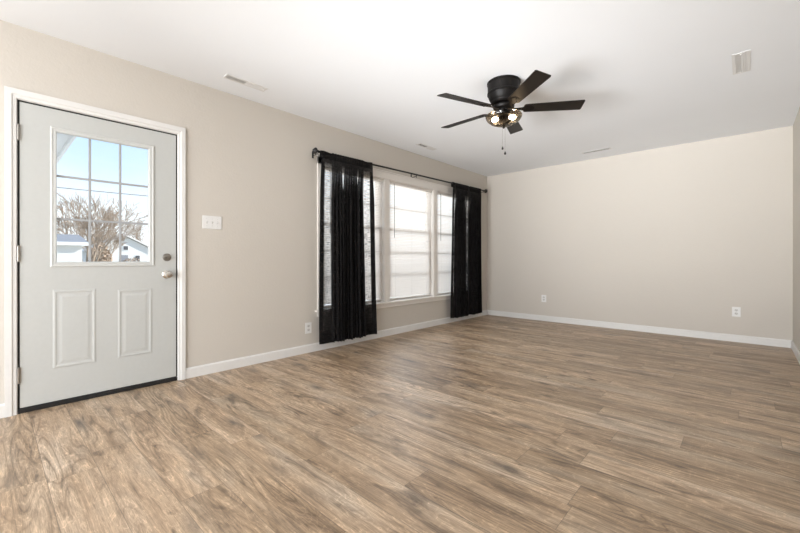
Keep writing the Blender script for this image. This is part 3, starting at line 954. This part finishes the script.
def make_outlet(label, loc, rotz):
    t = thing('wall_outlet', label, 'outlet', loc, (0, 0, rotz), 'duplex wall outlets')
    bm = B(); bx(bm, 0, -0.039, -0.0585, 0.006, 0.039, 0.0585, 0.0025, 2)
    obj('plate', bm, 'plate', t)
    for z in (-0.0205, 0.0205):
        bm = B()
        ring = [(0.0085 * 2 * math.cos(a), max(-0.0135, min(0.0135, 0.0172 * math.sin(a)))) for a in [2 * PI * k / 24 for k in range(24)]]
        prism(bm, [(y, z + zz_) for y, zz_ in ring], 'X', 0.0055, 0.0072)
        s = obj('socket', bm, 'outletface', t)
        bm = B()
        bx(bm, 0.0070, -0.0078, z - 0.002, 0.0074, -0.0056, z + 0.0075)
        bx(bm, 0.0070, 0.0056, z - 0.002, 0.0074, 0.0078, z + 0.0065)
        lathe(bm, [(0, 0.0074), (0.0026, 0.0074), (0.0026, 0.0070)], (0, 0, z - 0.0082), 'X', 10)
        obj('slot', bm, 'slot', s)
    bm = B(); lathe(bm, [(0, 0.0078), (0.0022, 0.0074), (0.003, 0.0058)], (0, 0, 0), 'X', 10)
    obj('screw', bm, 'outletface', t)
    return t
make_outlet('white outlet on the window wall, just left of the nearer curtain', (0, 2.337, 0.266), 0)
make_outlet('white outlet on the far wall, nearer the window corner', (1.047, YF, 0.367), -PI / 2)
make_outlet('white outlet on the far wall, nearer the right wall', (3.409, YF, 0.367), -PI / 2)

# ---------------------------------------------------------------- outside, seen through the door glass
GZ = -0.45
bm = B(); bx(bm, -160, -90, GZ - 0.3, -T - 0.001, 120, GZ)
tag(obj('ground', bm, 'grass'), 'pale winter lawn outside the house', 'ground', kind='structure')

bm = B(); bx(bm, -9.0, -6.0, GZ, -T - 0.001, 9.0, GZ + 0.03)  # unseen pale slab, added to bounce light up onto the soffit
tag(obj('bounce_slab', bm, 'concrete'), 'unseen pale concrete slab added beside the house wall to bounce light', 'driveway', kind='structure')
# roof of the wing that reaches out to the left of the door
cp = thing('porch_roof', 'white eave of the porch roof outside the door glass, top left', 'roof', (-0.2, -1.2, 2.2))
bm = B()
def cob(name, bm, mat):
    o = obj(name, bm, mat, cp)
    for v in o.data.vertices: v.co -= cp.location
bx(bm, -6.5, -2.6, 2.245, -0.16, 0.555, 2.262); cob('soffit', bm, 'outtrim')
bm = B(); prism(bm, [(0.555, 2.20), (0.580, 2.20), (0.580, 2.40), (0.555, 2.40)], 'X', -6.5, -0.16); cob('fascia', bm, 'outtrim')
bm = B(); prism(bm, [(-2.6, 2.262), (0.60, 2.385), (0.60, 2.42), (-2.6, 3.6)], 'X', -6.5, -0.16); cob('shingles', bm, 'roofgrey')
for x in (-6.3,):
    bm = B(); bx(bm, x - 0.06, -2.5, GZ, x + 0.06, -2.38, 2.245); cob('post', bm, 'outtrim')

# neighbour's garage
ga = thing('garage', 'low white garage with a grey roof outside the door glass, left', 'garage', (-26.5, 0.5, GZ))
def gob(name, bm, mat, par=None):
    o = obj(name, bm, mat, par or ga)
    for v in o.data.vertices: v.co -= ga.location
    return o
bm = B(); bx(bm, -30.0, -4.0, GZ, -24.0, 3.55, 1.80); gob('wall', bm, 'siding')
bm = B(); bx(bm, -30.4, -4.3, 1.80, -23.7, 3.80, 1.98); gob('fascia', bm, 'outtrim')
bm = B(); prism(bm, [(-30.4, 1.98), (-23.7, 1.98), (-23.9, 2.02), (-27.0, 2.55), (-30.2, 2.02)], 'Y', -4.3, 3.80); gob('roof', bm, 'roofgrey')
bm = B(); bx(bm, -24.0, -2.6, GZ + 0.02, -23.96, 0.4, 1.55); gob('garage_door', bm, 'outtrim')
bm = B(); bx(bm, -24.0, 1.3, 0.1, -23.95, 1.9, 1.3); gob('window', bm, 'darkglass')

# white house with a broad gable
ho = thing('house', 'white gabled house with a pale roof far outside the door glass', 'house', (-72.0, 15.5, GZ))
def hob(name, bm, mat, par=None):
    o = obj(name, bm, mat, par or ho)
    for v in o.data.vertices: v.co -= ho.location
    return o
hx0, hx1 = -80.0, -70.0
bm = B()
prism(bm, [(10.8, GZ), (19.0, GZ), (19.0, 2.5), (14.9, 4.7), (10.8, 2.5)], 'X', hx0, hx1); hob('wall', bm, 'siding')
bm = B()
prism(bm, [(10.2, 2.25), (14.9, 4.80), (19.6, 2.25), (19.6, 2.50), (14.9, 5.08), (10.2, 2.50)], 'X', hx0 - 0.4, hx1 + 0.5); hob('roof', bm, 'roofpale')
for y0, y1, z0, z1 in ((12.5, 13.1, 0.9, 1.7), (16.2, 16.8, 0.9, 1.7), (14.6, 15.2, 2.6, 3.2)):
    bm = B()
    bx(bm, hx1 - 0.02, y0 - 0.1, z0 - 0.1, hx1 + 0.06, y1 + 0.1, z1 + 0.1)
    f_ = hob('window', bm, 'outtrim')
    bm = B(); bx(bm, hx1 + 0.05, y0, z0, hx1 + 0.09, y1, z1)
    o = obj('pane', bm, 'darkglass', f_)
    for v in o.data.vertices: v.co -= ho.location
bm = B(); bx(bm, hx1, 14.1, GZ, hx1 + 0.06, 15.2, 1.75); hob('front_door', bm, 'roofgrey')

# bare trees: trunk and branches grown recursively
def make_tree(label, base, height, seed, spread=0.55, stems=1, levels=5, thick=0.16, group=None):
    r = random.Random(seed)
    t = thing('bare_tree', label, 'tree', base, group=group)
    tb, bb = B(), B()
    def grow(p, d, ln, rad, lev):
        pts = [p]; q = p.copy(); dd = d.copy(); n = 4
        for k in range(n):
            dd = (dd + Vector((r.uniform(-1, 1), r.uniform(-1, 1), r.uniform(-0.5, 0.8))) * 0.13).normalized()
            q = q + dd * (ln / n); pts.append(q.copy())
        tube(tb if lev == 0 else bb, pts, [max(0.0135, rad * (1 - 0.45 * k / n)) for k in range(n + 1)], 7 if lev == 0 else (5 if lev < 3 else 3))
        if lev >= levels: return
        kids = 3 if lev < 2 else r.choice((3, 3, 4))
        for k in range(kids):
            i = r.choice((2, 3, 4)) if k else 4
            ax = Vector((r.uniform(-1, 1), r.uniform(-1, 1), r.uniform(-0.25, 0.55)))
            nd_ = (dd + ax * spread * (1.0 if lev else 1.2)).normalized()
            grow(pts[i], nd_, ln * r.uniform(0.60, 0.86), rad * 0.52, lev + 1)
    for s in range(stems):
        a = 2 * PI * s / max(1, stems) + r.uniform(0, 1)
        d = Vector((math.cos(a) * 0.35, math.sin(a) * 0.35, 1)).normalized() if stems > 1 else Vector((r.uniform(-.06, .06), r.uniform(-.06, .06), 1)).normalized()
        grow(Vector((0.1 * math.cos(a), 0.1 * math.sin(a), 0)) if stems > 1 else Vector((0, 0, 0)), d, height * 0.30, thick, 0)
    obj('trunk', tb, 'bark', t)
    obj('branches', bb, 'twig', t)
    return t
make_tree('large bare tree behind the garage, outside the door glass', (-36.5, 5.6, GZ), 7.6, 11, 0.62, 4, 5, 0.12, 'bare trees outside the door')
make_tree('bare tree between the garage and the white house', (-48.0, 8.2, GZ), 6.0, 23, 0.7, 3, 5, 0.12, 'bare trees outside the door')
make_tree('bare tree rising behind the white house roof on the right', (-92.0, 22.6, GZ), 11.5, 31, 0.6, 3, 5, 0.24, 'bare trees outside the door')
make_tree('bare tree beyond the white house, left of its gable', (-96.0, 16.0, GZ), 9.5, 47, 0.6, 3, 5, 0.22, 'bare trees outside the door')

def make_bush(label, c, rx, ry, rz, seed, mat='leafbrown', n=900):
    r = random.Random(seed)
    t = thing('shrub', label, 'shrub', c, group='brown shrubs outside the door')
    bm = B()
    for k in range(n):
        u = r.uniform(-1, 1); a = r.uniform(0, 2 * PI); q = math.sqrt(1 - u * u) * r.uniform(0.55, 1.0)
        p = Vector((rx * q * math.cos(a), ry * q * math.sin(a), rz * (0.55 + 0.5 * u * r.uniform(0.6, 1))))
        s = 0.16 * r.uniform(0.6, 1.4)
        d1 = Vector((r.uniform(-1, 1), r.uniform(-1, 1), r.uniform(-1, 1))).normalized() * s
        d2 = d1.cross(Vector((r.uniform(-1, 1), r.uniform(-1, 1), r.uniform(-1, 1)))).normalized() * s * 0.6
        bm.faces.new([bm.verts.new(p + v) for v in (d1, d2, -d1, -d2)])
    obj('foliage', bm, mat, t)
    bm = B()
    for k in range(9):
        a = r.uniform(0, 2 * PI); f = r.uniform(0.2, 0.8)
        tube(bm, [(0.05 * math.cos(a), 0.05 * math.sin(a), 0), (rx * f * math.cos(a) * 0.5, ry * f * math.sin(a) * 0.5, rz * 0.5), (rx * f * math.cos(a), ry * f * math.sin(a), rz * 0.95)], [0.05, 0.035, 0.012], 5)
    obj('stem', bm, 'bark', t)
make_bush('brown shrub standing just right of the garage', (-40.0, 6.9, GZ), 1.1, 0.9, 2.9, 5, 'leafbrown', 500)
make_bush('dry leafy shrub in front of the white house', (-60.0, 13.6, GZ), 1.0, 1.3, 1.7, 9, 'twig', 160)

# overhead cable crossing beyond the door
pa, pb = Vector((-33.0, -14.0, 6.6)), Vector((-23.6, 22.0, 5.6))
pts = []
for k in range(25):
    f = k / 24; p = pa.lerp(pb, f); p.z -= 2.2 * f * (1 - f); pts.append(p)
bm = B(); tube(bm, pts, 0.022, 6)
wo = obj('overhead_cable', bm, 'wire')
tag(wo, 'thin dark overhead cable crossing the sky outside the door glass', 'cable')
